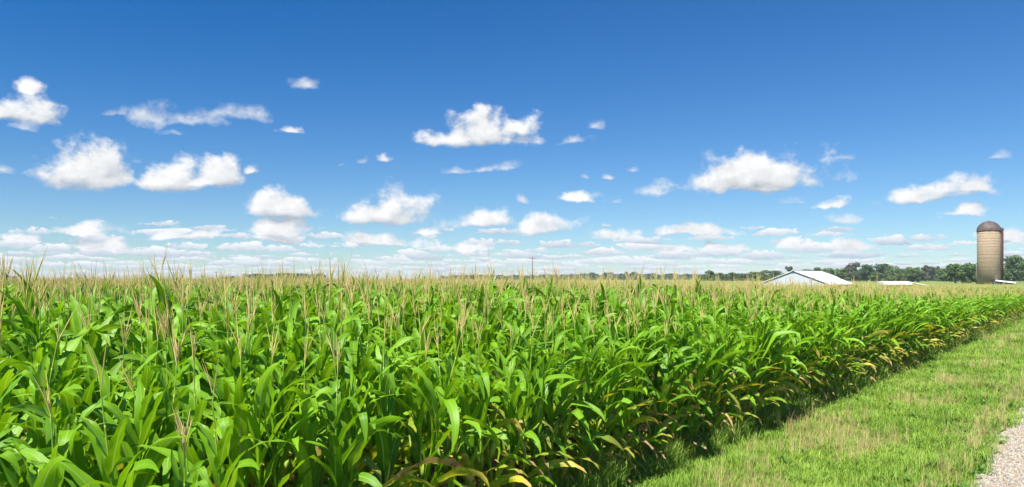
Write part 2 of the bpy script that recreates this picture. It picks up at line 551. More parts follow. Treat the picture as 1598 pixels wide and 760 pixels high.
    return dict(stalk=(stalk, [M_STALK]), foliage=(fol, [M_LEAF, M_YELLOW]), dry_leaves=(dry, [M_DRY]), tassel=(tas, [M_TASSEL]), ear=(ear, [M_STALK]), silk=(silk, [M_SILK]))


N_INNER, N_EDGE = 10, 8
VARIANTS = [corn_variant(100 + i, 'inner') for i in range(N_INNER)] + [corn_variant(300 + i, 'edge') for i in range(N_EDGE)]


def merged_variant(v, name):
    mb = MB(); mats = []
    for part, (b, ms) in v.items():
        if not b.v:
            continue
        base = len(mats)
        n0 = len(mb.v)
        mb.v.extend(b.v); mb.f.extend([tuple(i + n0 for i in f) for f in b.f])
        mb.mi.extend([k + base for k in b.mi]); mb.uv.extend(b.uv)
        mats += ms
    return mb.mesh(name, mats)


# ------------------------------------------------------------------ scattering for countless things
def gn_scatter(name, points, rots, scales, idx, source_meshes, mat_fallback=None):
    """ONE object whose points carry copies of a few source meshes"""
    col = bpy.data.collections.new(name + '_sources')
    for i, me in enumerate(source_meshes):
        so = bpy.data.objects.new('%s_%02d' % (name, i), me)
        col.objects.link(so)
    me = bpy.data.meshes.new(name)
    me.from_pydata([tuple(p) for p in points], [], [])
    for nm, typ, key, data in (('rot', 'FLOAT_VECTOR', 'vector', rots), ('scl', 'FLOAT_VECTOR', 'vector', scales), ('idx', 'INT', 'value', idx)):
        at_ = me.attributes.new(nm, typ, 'POINT')
        flat = [c for d in data for c in d] if key == 'vector' else list(data)
        at_.data.foreach_set(key, flat)
    o = link(bpy.data.objects.new(name, me))
    ng = bpy.data.node_groups.new(name + '_scatter', 'GeometryNodeTree')
    ng.interface.new_socket('Geometry', in_out='INPUT', socket_type='NodeSocketGeometry')
    ng.interface.new_socket('Geometry', in_out='OUTPUT', socket_type='NodeSocketGeometry')
    gi, go = ng.nodes.new('NodeGroupInput'), ng.nodes.new('NodeGroupOutput')
    iop = ng.nodes.new('GeometryNodeInstanceOnPoints')
    ci = ng.nodes.new('GeometryNodeCollectionInfo')
    ci.inputs['Collection'].default_value = col
    ci.inputs['Separate Children'].default_value = True
    ci.inputs['Reset Children'].default_value = True
    L = ng.links
    L.new(gi.outputs[0], iop.inputs['Points'])
    L.new(ci.outputs[0], iop.inputs['Instance'])
    iop.inputs['Pick Instance'].default_value = True
    for nm, typ, sock in (('rot', 'FLOAT_VECTOR', 'Rotation'), ('scl', 'FLOAT_VECTOR', 'Scale'), ('idx', 'INT', 'Instance Index')):
        na = ng.nodes.new('GeometryNodeInputNamedAttribute')
        na.data_type = typ
        na.inputs['Name'].default_value = nm
        L.new(na.outputs[0], iop.inputs[sock])
    L.new(iop.outputs[0], go.inputs[0])
    md = o.modifiers.new('scatter', 'NODES')
    md.node_group = ng
    return o


# ------------------------------------------------------------------ ground, verge, road
def ground_material():
    m, g, p, out = new_mat('far_field_green')
    tcn = g.node('ShaderNodeTexCoord').outputs['Object']
    a = g.noise(tcn, 0.02, 4.0)
    b = g.noise(tcn, 0.35, 5.0, .65)
    col = g.mix(g.sm(a, .4, .62), (0.15, 0.22, 0.05), (0.20, 0.26, 0.075))
    col = g.mix(g.sm(b, .5, .75, 0, .6), col, (0.27, 0.29, 0.10))
    g.l.new(col, p.inputs['Base Color'])
    p.inputs['Roughness'].default_value = .95
    p.inputs['Specular IOR Level'].default_value = .1
    return m


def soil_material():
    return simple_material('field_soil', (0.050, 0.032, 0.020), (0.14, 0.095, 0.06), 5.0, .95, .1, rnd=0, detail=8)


def verge_material():
    m, g, p, out = new_mat('verge_thatch')
    tcn = g.node('ShaderNodeTexCoord').outputs['Object']
    a = g.noise(tcn, 1.1, 4.0, .6)
    b = g.noise(tcn, 22.0, 6.0, .7)
    col = g.mix(g.sm(b, .35, .7), (0.060, 0.105, 0.018), (0.16, 0.21, 0.05))
    col = g.mix(g.sm(a, .5, .68, 0, .7), col, (0.30, 0.24, 0.11))
    g.l.new(col, p.inputs['Base Color'])
    p.inputs['Roughness'].default_value = .95
    p.inputs['Specular IOR Level'].default_value = .1
    return m


def gravel_material():
    m, g, p, out = new_mat('gravel_road')
    tcn = g.node('ShaderNodeTexCoord').outputs['Object']
    vo = g.node('ShaderNodeTexVoronoi')
    vo.inputs['Scale'].default_value = 46.0
    g.l.new(tcn, vo.inputs['Vector'])
    a = g.noise(tcn, 1.3, 4.0)
    col = g.mix(.55, (0.33, 0.30, 0.25), vo.outputs['Color'], 'OVERLAY')
    hsv = g.node('ShaderNodeHueSaturation'); hsv.inputs['Saturation'].default_value = .45
    g.l.new(col, hsv.inputs['Color'])
    col = g.mix(g.sm(a, .4, .65, 0, .5), hsv.outputs[0], (0.38, 0.31, 0.20))
    g.l.new(col, p.inputs['Base Color'])
    p.inputs['Roughness'].default_value = .9
    bmp = g.node('ShaderNodeBump'); bmp.inputs['Strength'].default_value = .8; bmp.inputs['Distance'].default_value = .015
    g.l.new(vo.outputs['Distance'], bmp.inputs['Height']); g.l.new(bmp.outputs[0], p.inputs['Normal'])
    return m


def build_ground():
    # one sheet out to the horizon: rings of quads, fine near, coarse far
    radii = [0, 3, 6, 10, 15, 22, 30, 40, 52, 66, 80, 92, 104, 114, 122, 130, 138, 146, 154, 162, 172, 185, 210, 260, 340, 460, 640, 900, 1400, 2400, 3200]
    n = 120
    vs, fs = [(0, 0, 0)], []
    for r in radii[1:]:
        for k in range(n):
            a = 2 * math.pi * k / n
            x, y = r * math.sin(a), r * math.cos(a)
            vs.append((x, y, ground_z(x, y)))
    for k in range(n):
        fs.append((0, 1 + (k + 1) % n, 1 + k))
    for i in range(len(radii) - 2):
        b0, b1 = 1 + i * n, 1 + (i + 1) * n
        for k in range(n):
            k2 = (k + 1) % n
            fs.append((b0 + k, b0 + k2, b1 + k2, b1 + k))
    o = link(bpy.data.objects.new('ground', mesh_from('ground', vs, fs, [ground_material()])))
    tag(o, 'flat light green farmland reaching from the corn to the horizon', 'ground', kind='structure')

    def strip(name, mat, s0, s1, t0, t1, z, ns, nt, label, cat, rag0=0.0, rag1=0.0):
        vs, fs = [], []
        for i in range(nt + 1):
            t = t0 + (t1 - t0) * i / nt
            for j in range(ns + 1):
                s = s0 + (s1 - s0) * j / ns
                if j == 0: s += rag0 * (noise.noise(Vector((t * .9, 3.1, 0))) + .6 * noise.noise(Vector((t * 3.1, 7.7, 0))))
                if j == ns: s += rag1 * (noise.noise(Vector((t * .9, 1.7, 0))) + .6 * noise.noise(Vector((t * 3.1, 5.7, 0))))
                q = st(s, t)
                vs.append((q.x, q.y, ground_z(q.x, q.y) + z + (.07 * smooth(88, 125, t) if s < S_EDGE - .3 else .05 * smooth(88, 125, t))))
        for i in range(nt):
            for j in range(ns):
                a = i * (ns + 1) + j
                fs.append((a, a + 1, a + ns + 2, a + ns + 1))
        o = link(bpy.data.objects.new(name, mesh_from(name, vs, fs, [mat])))
        return tag(o, label, cat, kind='structure')
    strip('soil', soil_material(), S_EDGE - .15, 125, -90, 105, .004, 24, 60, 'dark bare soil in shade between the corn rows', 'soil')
    strip('gravel_road', gravel_material(), -3.4, S_ROAD, -40, 320, .008, 4, 900, 'pale gravel road at the lower right corner', 'road', 0, .09)
    strip('verge', verge_material(), S_ROAD - .5, S_EDGE + .05, -40, 320, .006, 6, 700, 'mown grass verge between corn and gravel road', 'verge', 0, .16)


build_ground()


# ------------------------------------------------------------------ the corn field
def in_view(x, y, margin=0.05):
    return y > 0.6 and abs(x) < (0.695 + margin) * y + 1.0


def field_height(s, t):
    return 1.0 - 0.19 * smooth(10, 46, t - .5 * s)


def build_corn():
    rnd = random.Random(7)
    plants = []
    ROW = 0.76
    for r in range(-1, 150):
        s = S_EDGE - .13 + r * ROW + (.22 if r < 0 else 0)
        t = -100.0
        while t < 110:
            t += rnd.uniform(.135, .20) if r < 70 else rnd.uniform(.3, .45)
            q = st(s + rnd.gauss(0, .035), t)
            x, y = q.x, q.y
            if not in_view(x, y) or (r < 0 and t > 2.4):
                continue
            azd = math.degrees(math.atan2(x, y))
            if azd < 0: ymax = 120
            elif azd < 14: ymax = 120 - 55 * azd / 14
            else: ymax = 64
            if y > ymax or math.hypot(x, y) < 2.2:
                continue
            h = field_height(s, t)
            if r < 0: k = rnd.uniform(.72, .92)
            elif r == 0: k = rnd.uniform(.86, 1.01)
            elif r == 1: k = rnd.uniform(.90, 1.05)
            elif r == 2: k = rnd.uniform(.92, 1.06)
            else: k = min(1.18, .045 * noise.noise(Vector((x * .12, y * .12, 4))) + rnd.gauss(1.065 if y < 20 and r > 2 and azd < 14 else 1.0, .07) + (.13 * rnd.random() if rnd.random() < .16 else 0))
            if t > 12 and r < 3:
                k *= 1.0
            if y < 5.5:
                k = min(k, 1.0)
            edge = r <= 1 or (r == 2 and rnd.random() < .3)
            vi = N_INNER + rnd.randrange(N_EDGE) if edge else rnd.randrange(N_INNER)
            # rows lean out over the verge; leaf ranks stand across the rows
            rz = math.atan2(NV.y, NV.x) + (math.pi if rnd.random() < .5 else 0) + rnd.gauss(0, .55 if r > 1 else .4)
            tilt = (rnd.gauss(0, .075), rnd.gauss(0, .075))
            d = math.hypot(x, y)
            vis = {-1: .8, 0: 1.0, 1: .5, 2: .32}.get(r, .26)
            plants.append(dict(r=r, s=s, t=t, p=Vector((x, y, ground_z(x, y))), k=h * k, vi=vi, rz=rz, tilt=tilt, size=vis * 2.0 * h * k / d, px=CX + F * x / y, d=d, short=k < .84))
    # plants that the photo's frame really shows, largest first
    shown = [p for p in plants if -25 < p['px'] < 1625 and p['p'].y > 3.0 and p['r'] < 9 and (HY + F * (CAMH - 2.0 * p['k']) / p['p'].y) < 745]
    shown.sort(key=lambda p: -p['size'])
    near = shown[:300]
    ids = set(id(p) for p in near)
    rest = [p for p in plants if id(p) not in ids]
    # ---- prototypes: thing > parts
    proto_mesh = []
    for i, v in enumerate(VARIANTS):
        d = {}
        for part, (b, ms) in v.items():
            if b.v:
                d[part] = b.mesh('corn_' + part, ms)
        proto_mesh.append(d)
    protos = {}

    def make_root(vi):
        root = bpy.data.objects.new('corn_plant', None)
        root.empty_display_size = .2
        link(root)
        e = None
        for part, me in proto_mesh[vi].items():
            o = bpy.data.objects.new(part, me)
            link(o)
            if part == 'silk' and e is not None:
                o.parent = e
            else:
                o.parent = root
            if part == 'ear':
                e = o
        return root

    def copy_tree(o, parent=None):
        c = o.copy()
        link(c)
        if parent: c.parent = parent
        for ch in o.children:
            copy_tree(ch, c)
        return c
    for p in near:
        if p['vi'] in protos:
            o = copy_tree(protos[p['vi']])
        else:
            o = protos[p['vi']] = make_root(p['vi'])
        o.location = p['p']
        o.rotation_euler = (p['tilt'][0], p['tilt'][1], p['rz'])
        o.scale = (1.0 * (.5 + .5 * p['k']), 1.0 * (.5 + .5 * p['k']), p['k'])
        p['obj'] = o
    label_corn(near)
    # the long dead leaf that arches out of the front row at the bottom of the photo
    host = min((p for p in near if p['r'] == 0), key=lambda p: (p['p'] - Vector((-.30, 6.2, 0))).length)
    bpy.context.view_layer.update()
    Mi = host['obj'].matrix_world.inverted()
    rn = random.Random(3)
    mb = MB()
    add_leaf(mb, rn, (0, 0, 0), 0, 1.25, .11, math.radians(52), math.radians(128), 0, 16, fold=1.5, twist=1.0, wave=.022, bend=-.3)
    b0 = Vector((host['p'].x, host['p'].y - .02, .56))
    Rz = Matrix.Rotation(math.radians(243), 4, 'Z')
    mb.v = [tuple(Mi @ (b0 + Rz @ Vector(q))) for q in mb.v]
    dl = mb.obj('dead_leaf', [M_DRY], host['obj'], True)
    dl['label'] = 'long brown dead leaf arching out low'
    # ---- everything behind: one mass
    pts = [p['p'] for p in rest]
    rots = [(p['tilt'][0], p['tilt'][1], p['rz']) for p in rest]
    scl = [((.5 + .5 * p['k']), (.5 + .5 * p['k']), p['k']) for p in rest]
    o = gn_scatter('corn_field', pts, rots, scl, [p['vi'] for p in rest], [merged_variant(v, 'corn_mass_%02d' % i) for i, v in enumerate(VARIANTS)])
    tag(o, 'wide mass of green corn with straw tassels behind the near rows', 'corn field', kind='stuff')
    print('corn plants', len(plants), 'near', len(near), 'rows', {r: sum(1 for p in near if p['r'] == r) for r in range(-1, 9)})


ZONES = [(-999, 110, "near the photo's left edge"), (110, 250, 'well left of the far woods'), (250, 380, 'left of the low far woods'), (380, 505, 'below the low far woods'),
         (505, 640, 'right of the low far woods'), (640, 770, 'left of the utility pole'), (770, 890, 'below the tall utility pole'), (890, 1040, 'below the small far trees'),
         (1040, 1185, 'left of the white barn'), (1185, 1335, 'below the white barn'), (1335, 1450, 'below the low shed'), (1450, 9999, 'below the tall silo')]
ORD = 'first second third fourth fifth sixth seventh eighth ninth tenth eleventh twelfth thirteenth fourteenth fifteenth sixteenth seventeenth eighteenth nineteenth twentieth'.split()
ROWN = ['the outermost', 'the front', 'second', 'third', 'fourth', 'fifth', 'sixth', 'seventh', 'eighth', 'ninth']


def label_corn(near):
    cells = {}
    for p in near:
        z = next(i for i, q in enumerate(ZONES) if q[0] <= p['px'] < q[1])
        cells.setdefault((p['r'], z), []).append(p)
    for (r, z), ps in cells.items():
        ps.sort(key=lambda p: p['px'])
        for i, p in enumerate(ps):
            look = ('short' if p['short'] else 'tall') + ' corn plant'
            lab = '%s, %s from left in %s row %s' % (look, ORD[min(i, 19)], ROWN[r + 1], ZONES[z][2])
            if len(ps) == 1:
                lab = '%s alone in the %s row %s' % (look, ROWN[r + 1], ZONES[z][2])
            tag(p['obj'], lab, 'corn plant', 'corn plants in the rows nearest the road')


build_corn()


# ------------------------------------------------------------------ verge grass, dry grass, gravel stones
def blade_clump(seed, n, h, rad, width, spread, mat, uprights=False):
    rnd = random.Random(seed)
    mb = MB()
    for i in range(n):
        a = rnd.uniform(0, 6.28); rr = rad * math.sqrt(rnd.random())
        p = Vector((math.cos(a) * rr, math.sin(a) * rr, 0))
        b = rnd.uniform(0, 6.28)
        L = h * rnd.uniform(.5, 1.15)
        d = Vector((math.cos(b), math.sin(b), 0))
        side = Vector((-d.y, d.x, 0)) * width * .5 * rnd.uniform(.7, 1.3)
        lean = spread * rnd.uniform(.3, 1.2)
        p1 = p + d * L * lean * .25 + Vector((0, 0, L * .55))
        p2 = p + d * L * lean * .75 + Vector((0, 0, L * (1 - .28 * lean)))
        mb.add([p - side, p + side, p1 + side * .8, p1 - side * .8, p2], [(0, 1, 2, 3), (3, 2, 4)], 0, [(0, 0), (1, 0), (1, .5), (0, .5), (.5, 1)])
    return mb.mesh('blades', [mat], smoothed=False)


def grass_material(name, a, b, transl=.3):
    m, g, p, out = new_mat(name)
    geo = g.node('ShaderNodeNewGeometry')
    oi = g.node('ShaderNodeObjectInfo').outputs['Random']
    big = g.noise(geo.outputs['Position'], .8, 3.0)
    f = g.m('ADD', g.m('MULTIPLY', oi, .6), g.m('MULTIPLY_ADD', big, 1.6, -.6), clamp=True)
    col = g.mix(f, a, b)
    isl = geo.outputs['Random Per Island']
    col = g.mix(g.sm(isl, .86, .97, 0, .6), col, (0.42, 0.36, 0.15))
    col = g.mix(g.sm(isl, .0, .35, .55, 0), col, (a[0] * .45, a[1] * .6, a[2] * .6))
    g.l.new(col, p.inputs['Base Color'])
    p.inputs['Roughness'].default_value = .55
    p.inputs['Specular IOR Level'].default_value = .3
    tr = g.node('ShaderNodeBsdfTranslucent'); g.l.new(col, tr.inputs['Color'])
    mx = g.node('ShaderNodeMixShader'); mx.inputs[0].default_value = transl
    g.l.new(p.outputs[0], mx.inputs[1]); g.l.new(tr.outputs[0], mx.inputs[2])
    g.l.new(mx.outputs[0], out.inputs['Surface'])
    return m


def build_verge():
    rnd = random.Random(21)
    gm = grass_material('grass_blades', (0.165, 0.325, 0.028), (0.35, 0.50, 0.075))
    dm = grass_material('dry_grass_blades', (0.46, 0.37, 0.15), (0.62, 0.50, 0.24), .2)
    wm = grass_material('weed_leaves', (0.07, 0.19, 0.02), (0.13, 0.27, 0.04))
    greens = [blade_clump(1, 30, .11, .09, .007, 1.0, gm), blade_clump(2, 26, .16, .08, .0075, .9, gm), blade_clump(3, 22, .27, .07, .008, .8, gm), blade_clump(4, 40, .075, .09, .005, 1.1, gm), blade_clump(5, 14, .13, .06, .032, 1.3, wm)]
    dries = [blade_clump(11, 16, .22, .07, .0032, .45, dm), blade_clump(12, 14, .38, .07, .0035, .35, dm), blade_clump(13, 22, .14, .08, .0035, .7, dm)]
    pts, rots, scl, idx = [], [], [], []
    dp, dr, ds, di = [], [], [], []
    for _ in range(60000):
        t = 4.5 + 96 * rnd.random() ** 1.9
        s = rnd.uniform(S_ROAD - .22, S_EDGE + .9)
        q = st(s, t)
        if not in_view(q.x, q.y, .02) or q.y < 6.2:
            continue
        d = q.length
        sc_ = 1.0 + max(0, (d - 16) / 30)
        den = noise.noise(Vector((q.x * .55, q.y * .55, 2.0))) + .5 * noise.noise(Vector((q.x * 1.7, q.y * 1.7, 5.0)))
        u = (s - S_ROAD) / (S_EDGE - S_ROAD)
        if u < .05 and rnd.random() > (u + .07) * 6:
            continue
        if u > .97 and rnd.random() > .16 * (1.35 - u) / .4:
            continue
        edge = u > .88
        z = ground_z(q.x, q.y)
        # a dry belt down the middle of the verge
        dry = smooth(.12, .5, den + .42 * math.exp(-((u - .50) / .2) ** 2) - .14) * .42 * smooth(.92, .72, u) + .45 * math.exp(-((u - .03) / .07) ** 2)
        zz = rnd.uniform(0, 6.28)
        if rnd.random() < dry * .75 and u < .93:
            dp.append((q.x, q.y, z)); dr.append((0, 0, zz)); k = rnd.uniform(.6, 1.15) * sc_ ** .5; ds.append((sc_, sc_, k)); di.append(rnd.randrange(3))
            if rnd.random() < .5:
                continue
        pts.append((q.x, q.y, z)); rots.append((rnd.gauss(0, .1), rnd.gauss(0, .1), zz))
        k = rnd.uniform(.75, 1.25) * (1.45 if edge and u < 1.04 else 1.0) * (.8 + .9 * max(0, noise.noise(Vector((q.x * 1.1, q.y * 1.1, 9.0))) + .25))
        scl.append((sc_, sc_, k * sc_ ** .4))
        idx.append(2 if edge and rnd.random() < .6 else (4 if rnd.random() < (.10 if u > .85 or u < .15 else .035) else rnd.choice((0, 0, 1, 1, 3))))
    o = gn_scatter('verge_grass', pts, rots, scl, idx, greens)
    tag(o, 'short bright green grass covering the verge beside the corn', 'grass', kind='stuff')
    o = gn_scatter('dry_grass', dp, dr, ds, di, dries)
    tag(o, 'straw coloured dry grass stems in patches along the verge', 'grass', kind='stuff')
    print('grass', len(pts), len(dp))
    # stones of the gravel road
    gms = []
    for k, c in enumerate(((0.40, 0.34, 0.26), (0.24, 0.22, 0.20), (0.50, 0.45, 0.37), (0.36, 0.28, 0.19))):
        mt = simple_material('gravel_stone', tuple(q * .8 for q in c), c, 30, .85, .2, rnd=.8)
        bm = bmesh.new()
        bmesh.ops.create_icosphere(bm, subdivisions=1, radius=1)
        r2 = random.Random(k)
        for v in bm.verts:
            v.co *= r2.uniform(.72, 1.12)
            v.co.z *= .65
        me = bpy.data.meshes.new('stone'); bm.to_mesh(me); bm.free(); me.materials.append(mt); gms.append(me)
    pts, rots, scl, idx = [], [], [], []
    for _ in range(60000):
        t = rnd.uniform(7.5, 19); s = S_ROAD + .28 - rnd.random() ** .8 * 1.9
        q = st(s, t)
        if q.y < 7.6 or not in_view(q.x, q.y, .0) or abs(q.x) > .705 * q.y:
            continue
        if s > S_ROAD - .05 and rnd.random() < .7:
            continue
        r_ = .0065 + .013 * rnd.random() ** 3
        pts.append((q.x, q.y, .008 + r_ * .25)); rots.append((rnd.uniform(0, 6), rnd.uniform(0, 6), rnd.uniform(0, 6))); scl.append((r_, r_ * rnd.uniform(.7, 1.1), r_)); idx.append(rnd.randrange(4))
    o = gn_scatter('gravel', pts, rots, scl, idx, gms)
    tag(o, 'loose pale stones lying on the gravel road', 'gravel', kind='stuff')
    print('stones', len(pts))


build_verge()


# ------------------------------------------------------------------ farm buildings
def metal_white(name, c=(0.78, 0.79, 0.80), ribs=True, scale=2.6, axis=0, rough=.5):
    m, g, p, out = new_mat(name)
    tcn = g.node('ShaderNodeTexCoord').outputs['Object']
    sp = g.node('ShaderNodeSeparateXYZ'); g.l.new(tcn, sp.inputs[0])
    nz = g.noise(tcn, 1.4, 5.0, .6)
    col = g.mix(g.sm(nz, .45, .8, 0, .35), c, tuple(k * .8 for k in c))
    g.l.new(col, p.inputs['Base Color'])
    p.inputs['Roughness'].default_value = rough
    if ribs:
        saw = g.m('ABSOLUTE', g.m('SINE', g.m('MULTIPLY', sp.outputs[axis], scale * 3.14159)))
        bmp = g.node('ShaderNodeBump'); bmp.inputs['Strength'].default_value = .6; bmp.inputs['Distance'].default_value = .04
        g.l.new(g.m('POWER', saw, 6.0), bmp.inputs['Height'])
        g.l.new(bmp.outputs[0], p.inputs['Normal'])
    return m


M_WALL_W = metal_white('white_siding', (0.45, 0.48, 0.52), True, 2.2, 0)
M_ROOF_W = metal_white('white_metal_roof', (0.82, 0.82, 0.82), True, 1.6, 1, .4)
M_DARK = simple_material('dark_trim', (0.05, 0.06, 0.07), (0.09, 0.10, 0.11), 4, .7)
M_POST = simple_material('pale_post', (.45, .43, .38), (.6, .58, .5), 8, .7)


def build_barn():
    W, Lb, rise, z0 = 4.75, 13.2, 1.79, 1.66
    P = Vector((42.0, 110.0, 0))
    gz = ground_z(P.x + 5, P.y + 6) - .1
    root = empty('white_barn', (P.x, P.y, gz), -ALPHA)            # local +Y runs along the ridge, away from the camera
    tag(root, 'long low white barn with shining metal gable roof beyond the corn', 'barn')
    e = z0 - gz
    mb = MB()                                                       # walls with open bays along the right side
    t = .12
    mb.add([(-W, 0, 0), (W, 0, 0), (W, 0, e), (0, 0, e + rise), (-W, 0, e), (-W, t, 0), (W, t, 0), (W, t, e), (0, t, e + rise), (-W, t, e)],
           [(0, 1, 2, 3, 4), (9, 8, 7, 6, 5), (0, 5, 6, 1), (1, 6, 7, 2), (2, 7, 8, 3), (3, 8, 9, 4), (4, 9, 5, 0)])
    mb.obj('gable_wall', [M_WALL_W], root)
    mb = MB()
    mb.add([(x, y, z) for (x, y, z) in [(-W, Lb, 0), (W, Lb, 0), (W, Lb, e), (0, Lb, e + rise), (-W, Lb, e), (-W, Lb - t, 0), (W, Lb - t, 0), (W, Lb - t, e), (0, Lb - t, e + rise), (-W, Lb - t, e)]],
           [(4, 3, 2, 1, 0), (5, 6, 7, 8, 9), (1, 6, 5, 0), (2, 7, 6, 1), (3, 8, 7, 2), (4, 9, 8, 3), (0, 5, 9, 4)])
    mb.obj('rear_gable_wall', [M_WALL_W], root)
    mb = MB(); mb.box((-W + .06, Lb / 2, e / 2), (.12, Lb - .26, e)); mb.obj('side_wall', [M_WALL_W], root)
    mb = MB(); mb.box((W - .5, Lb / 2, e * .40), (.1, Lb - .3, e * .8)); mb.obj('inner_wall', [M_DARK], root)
    for k in range(5):
        mb = MB(); mb.box((W - .10, .3 + (Lb - .6) * k / 4, e / 2 - .02), (.16, .16, e - .04)); mb.obj('post', [M_POST], root)
    # roof: two slopes with overhang; the right slope has a small break where a lean-to begins
    sl = rise / W
    def slope(name, x0, x1, y0, y1, dz0, dz1):
        th = .07
        zz = lambda x: e + rise - sl * abs(x)
        v = []
        for (x, dz) in ((x0, dz0), (x1, dz1)):
            for y in (y0, y1):
                for k in (.02, .02 + th):
                    v.append((x, y, zz(x) + dz + k))
        b = MB()
        b.add(v, [(0, 2, 3, 1), (4, 5, 7, 6), (0, 1, 5, 4), (2, 6, 7, 3), (1, 3, 7, 5), (0, 4, 6, 2)])
        bm = bmesh.new(); me = b.mesh(name, [M_ROOF_W], False); bm.from_mesh(me); bmesh.ops.recalc_face_normals(bm, faces=bm.faces); bm.to_mesh(me); bm.free()
        o = link(bpy.data.objects.new(name, me)); o.parent = root
        return o
    slope('roof_panel', -W - .35, 0, -.10, Lb + .3, 0, 0)
    slope('roof_panel', 0, W * .58, -.10, Lb + .3, 0, 0)
    slope('lean_to_roof', W * .53, W + .45, -.08, Lb + .3, -.13, -.13)
    # dark fascia boards on the gable rake
    for sgn in (-1, 1):
        mb = MB()
        a = Vector((0, -.13, e + rise - .10)); b = Vector((sgn * (W + .35), -.13, e - sl * .35 - .10))
        v = []
        for q in (a, b):
            for dy in (0, .05):
                for dz in (.025, .115):
                    v.append(q + Vector((0, dy, dz)))
        mb.add(v, [(0, 1, 3, 2), (4, 6, 7, 5), (0, 4, 5, 1), (2, 3, 7, 6), (1, 5, 7, 3), (0, 2, 6, 4)])
        mb.obj('rake_board', [M_DARK], root)
    mb = MB(); mb.box((0, Lb / 2, e + rise + .10), (.35, Lb + .6, .05)); mb.obj('ridge_cap', [M_ROOF_W], root)

    # low shed to the right of the barn
    c = at(1403, 128)
    gz = c.z - .1
    root = empty('low_shed', (c.x, c.y, gz), math.radians(-14))
    tag(root, 'low white-roofed shed sunk behind the corn, right of the barn', 'shed')
    top = height_at(440.2, 128) - gz
    mb = MB(); mb.box((-.4, 0, (top - .5) / 2), (4.6, 3.0, top - .5)); mb.obj('wall', [M_WALL_W], root)
    mb = MB()
    for x0, x1, za, zb in ((-3.0, 1.6, top, top), (1.6, 4.2, top - .03, top - .52)):
        mb2 = MB() if x0 > 0 else mb
        v = []
        for x, z in ((x0, za), (x1, zb)):
            for y in (-1.9, 1.9):
                for k in (-.42 if x0 < 0 else -.12, 0):
                    v.append((x, y, z + k + (.12 if y > 0 and x0 < 0 else 0)))
        mb2.add(v, [(0, 2, 3, 1)[::-1], (4, 5, 7, 6)[::-1], (0, 1, 5, 4)[::-1], (2, 6, 7, 3)[::-1], (1, 3, 7, 5)[::-1], (0, 4, 6, 2)[::-1]])
        mb2.obj('roof' if x0 < 0 else 'porch_roof', [M_ROOF_W], root)
    mb = MB(); mb.box((3.9, -1.7, (top - .62) / 2), (.12, .12, top - .62)); mb.obj('post', [M_POST], root)


def stave_material():
    m, g, p, out = new_mat('concrete_staves')
    tcn = g.node('ShaderNodeTexCoord').outputs['Object']
    sp = g.node('ShaderNodeSeparateXYZ'); g.l.new(tcn, sp.inputs[0])
    ang = g.m('DIVIDE', g.m('ARCTAN2', sp.outputs[1], sp.outputs[0]), 6.28318)
    cv = g.node('ShaderNodeCombineXYZ')
    g.l.new(g.m('MULTIPLY', ang, 52.0), cv.inputs[0]); g.l.new(g.m('MULTIPLY', sp.outputs[2], 1.32), cv.inputs[1])
    br = g.node('ShaderNodeTexBrick')
    br.offset = .5; br.inputs['Scale'].default_value = 1.0
    br.inputs['Brick Width'].default_value = 1.0; br.inputs['Row Height'].default_value = 1.0
    br.inputs['Mortar Size'].default_value = .05; br.inputs['Mortar Smooth'].default_value = .3
    br.inputs['Color1'].default_value = (.34, .258, .17, 1); br.inputs['Color2'].default_value = (.29, .22, .145, 1); br.inputs['Mortar'].default_value = (.21, .165, .12, 1)
    g.l.new(cv.outputs[0], br.inputs['Vector'])
    nz = g.noise(tcn, .8, 5.0, .65)
    col = g.mix(g.sm(nz, .45, .75, 0, .45), br.outputs['Color'], (.29, .22, .14))
    st_v = g.node('ShaderNodeCombineXYZ')
    g.l.new(g.m('MULTIPLY', ang, 40.0), st_v.inputs[0]); g.l.new(g.m('MULTIPLY', sp.outputs[2], .12), st_v.inputs[1])
    streak = g.noise(st_v.outputs[0], 1.0, 4.0, .6)
    col = g.mix(g.m('MULTIPLY', g.sm(streak, .48, .7, 0, .55), g.sm(sp.outputs[2], 1.0, 7.5, 1.0, .1)), col, (.27, .19, .13))
    g.l.new(col, p.inputs['Base Color'])
    p.inputs['Roughness'].default_value = .9
    bmp = g.node('ShaderNodeBump'); bmp.inputs['Strength'].default_value = .5; bmp.inputs['Distance'].default_value = .03; bmp.invert = True
    g.l.new(br.outputs['Fac'], bmp.inputs['Height']); g.l.new(bmp.outputs[0], p.inputs['Normal'])
    return m


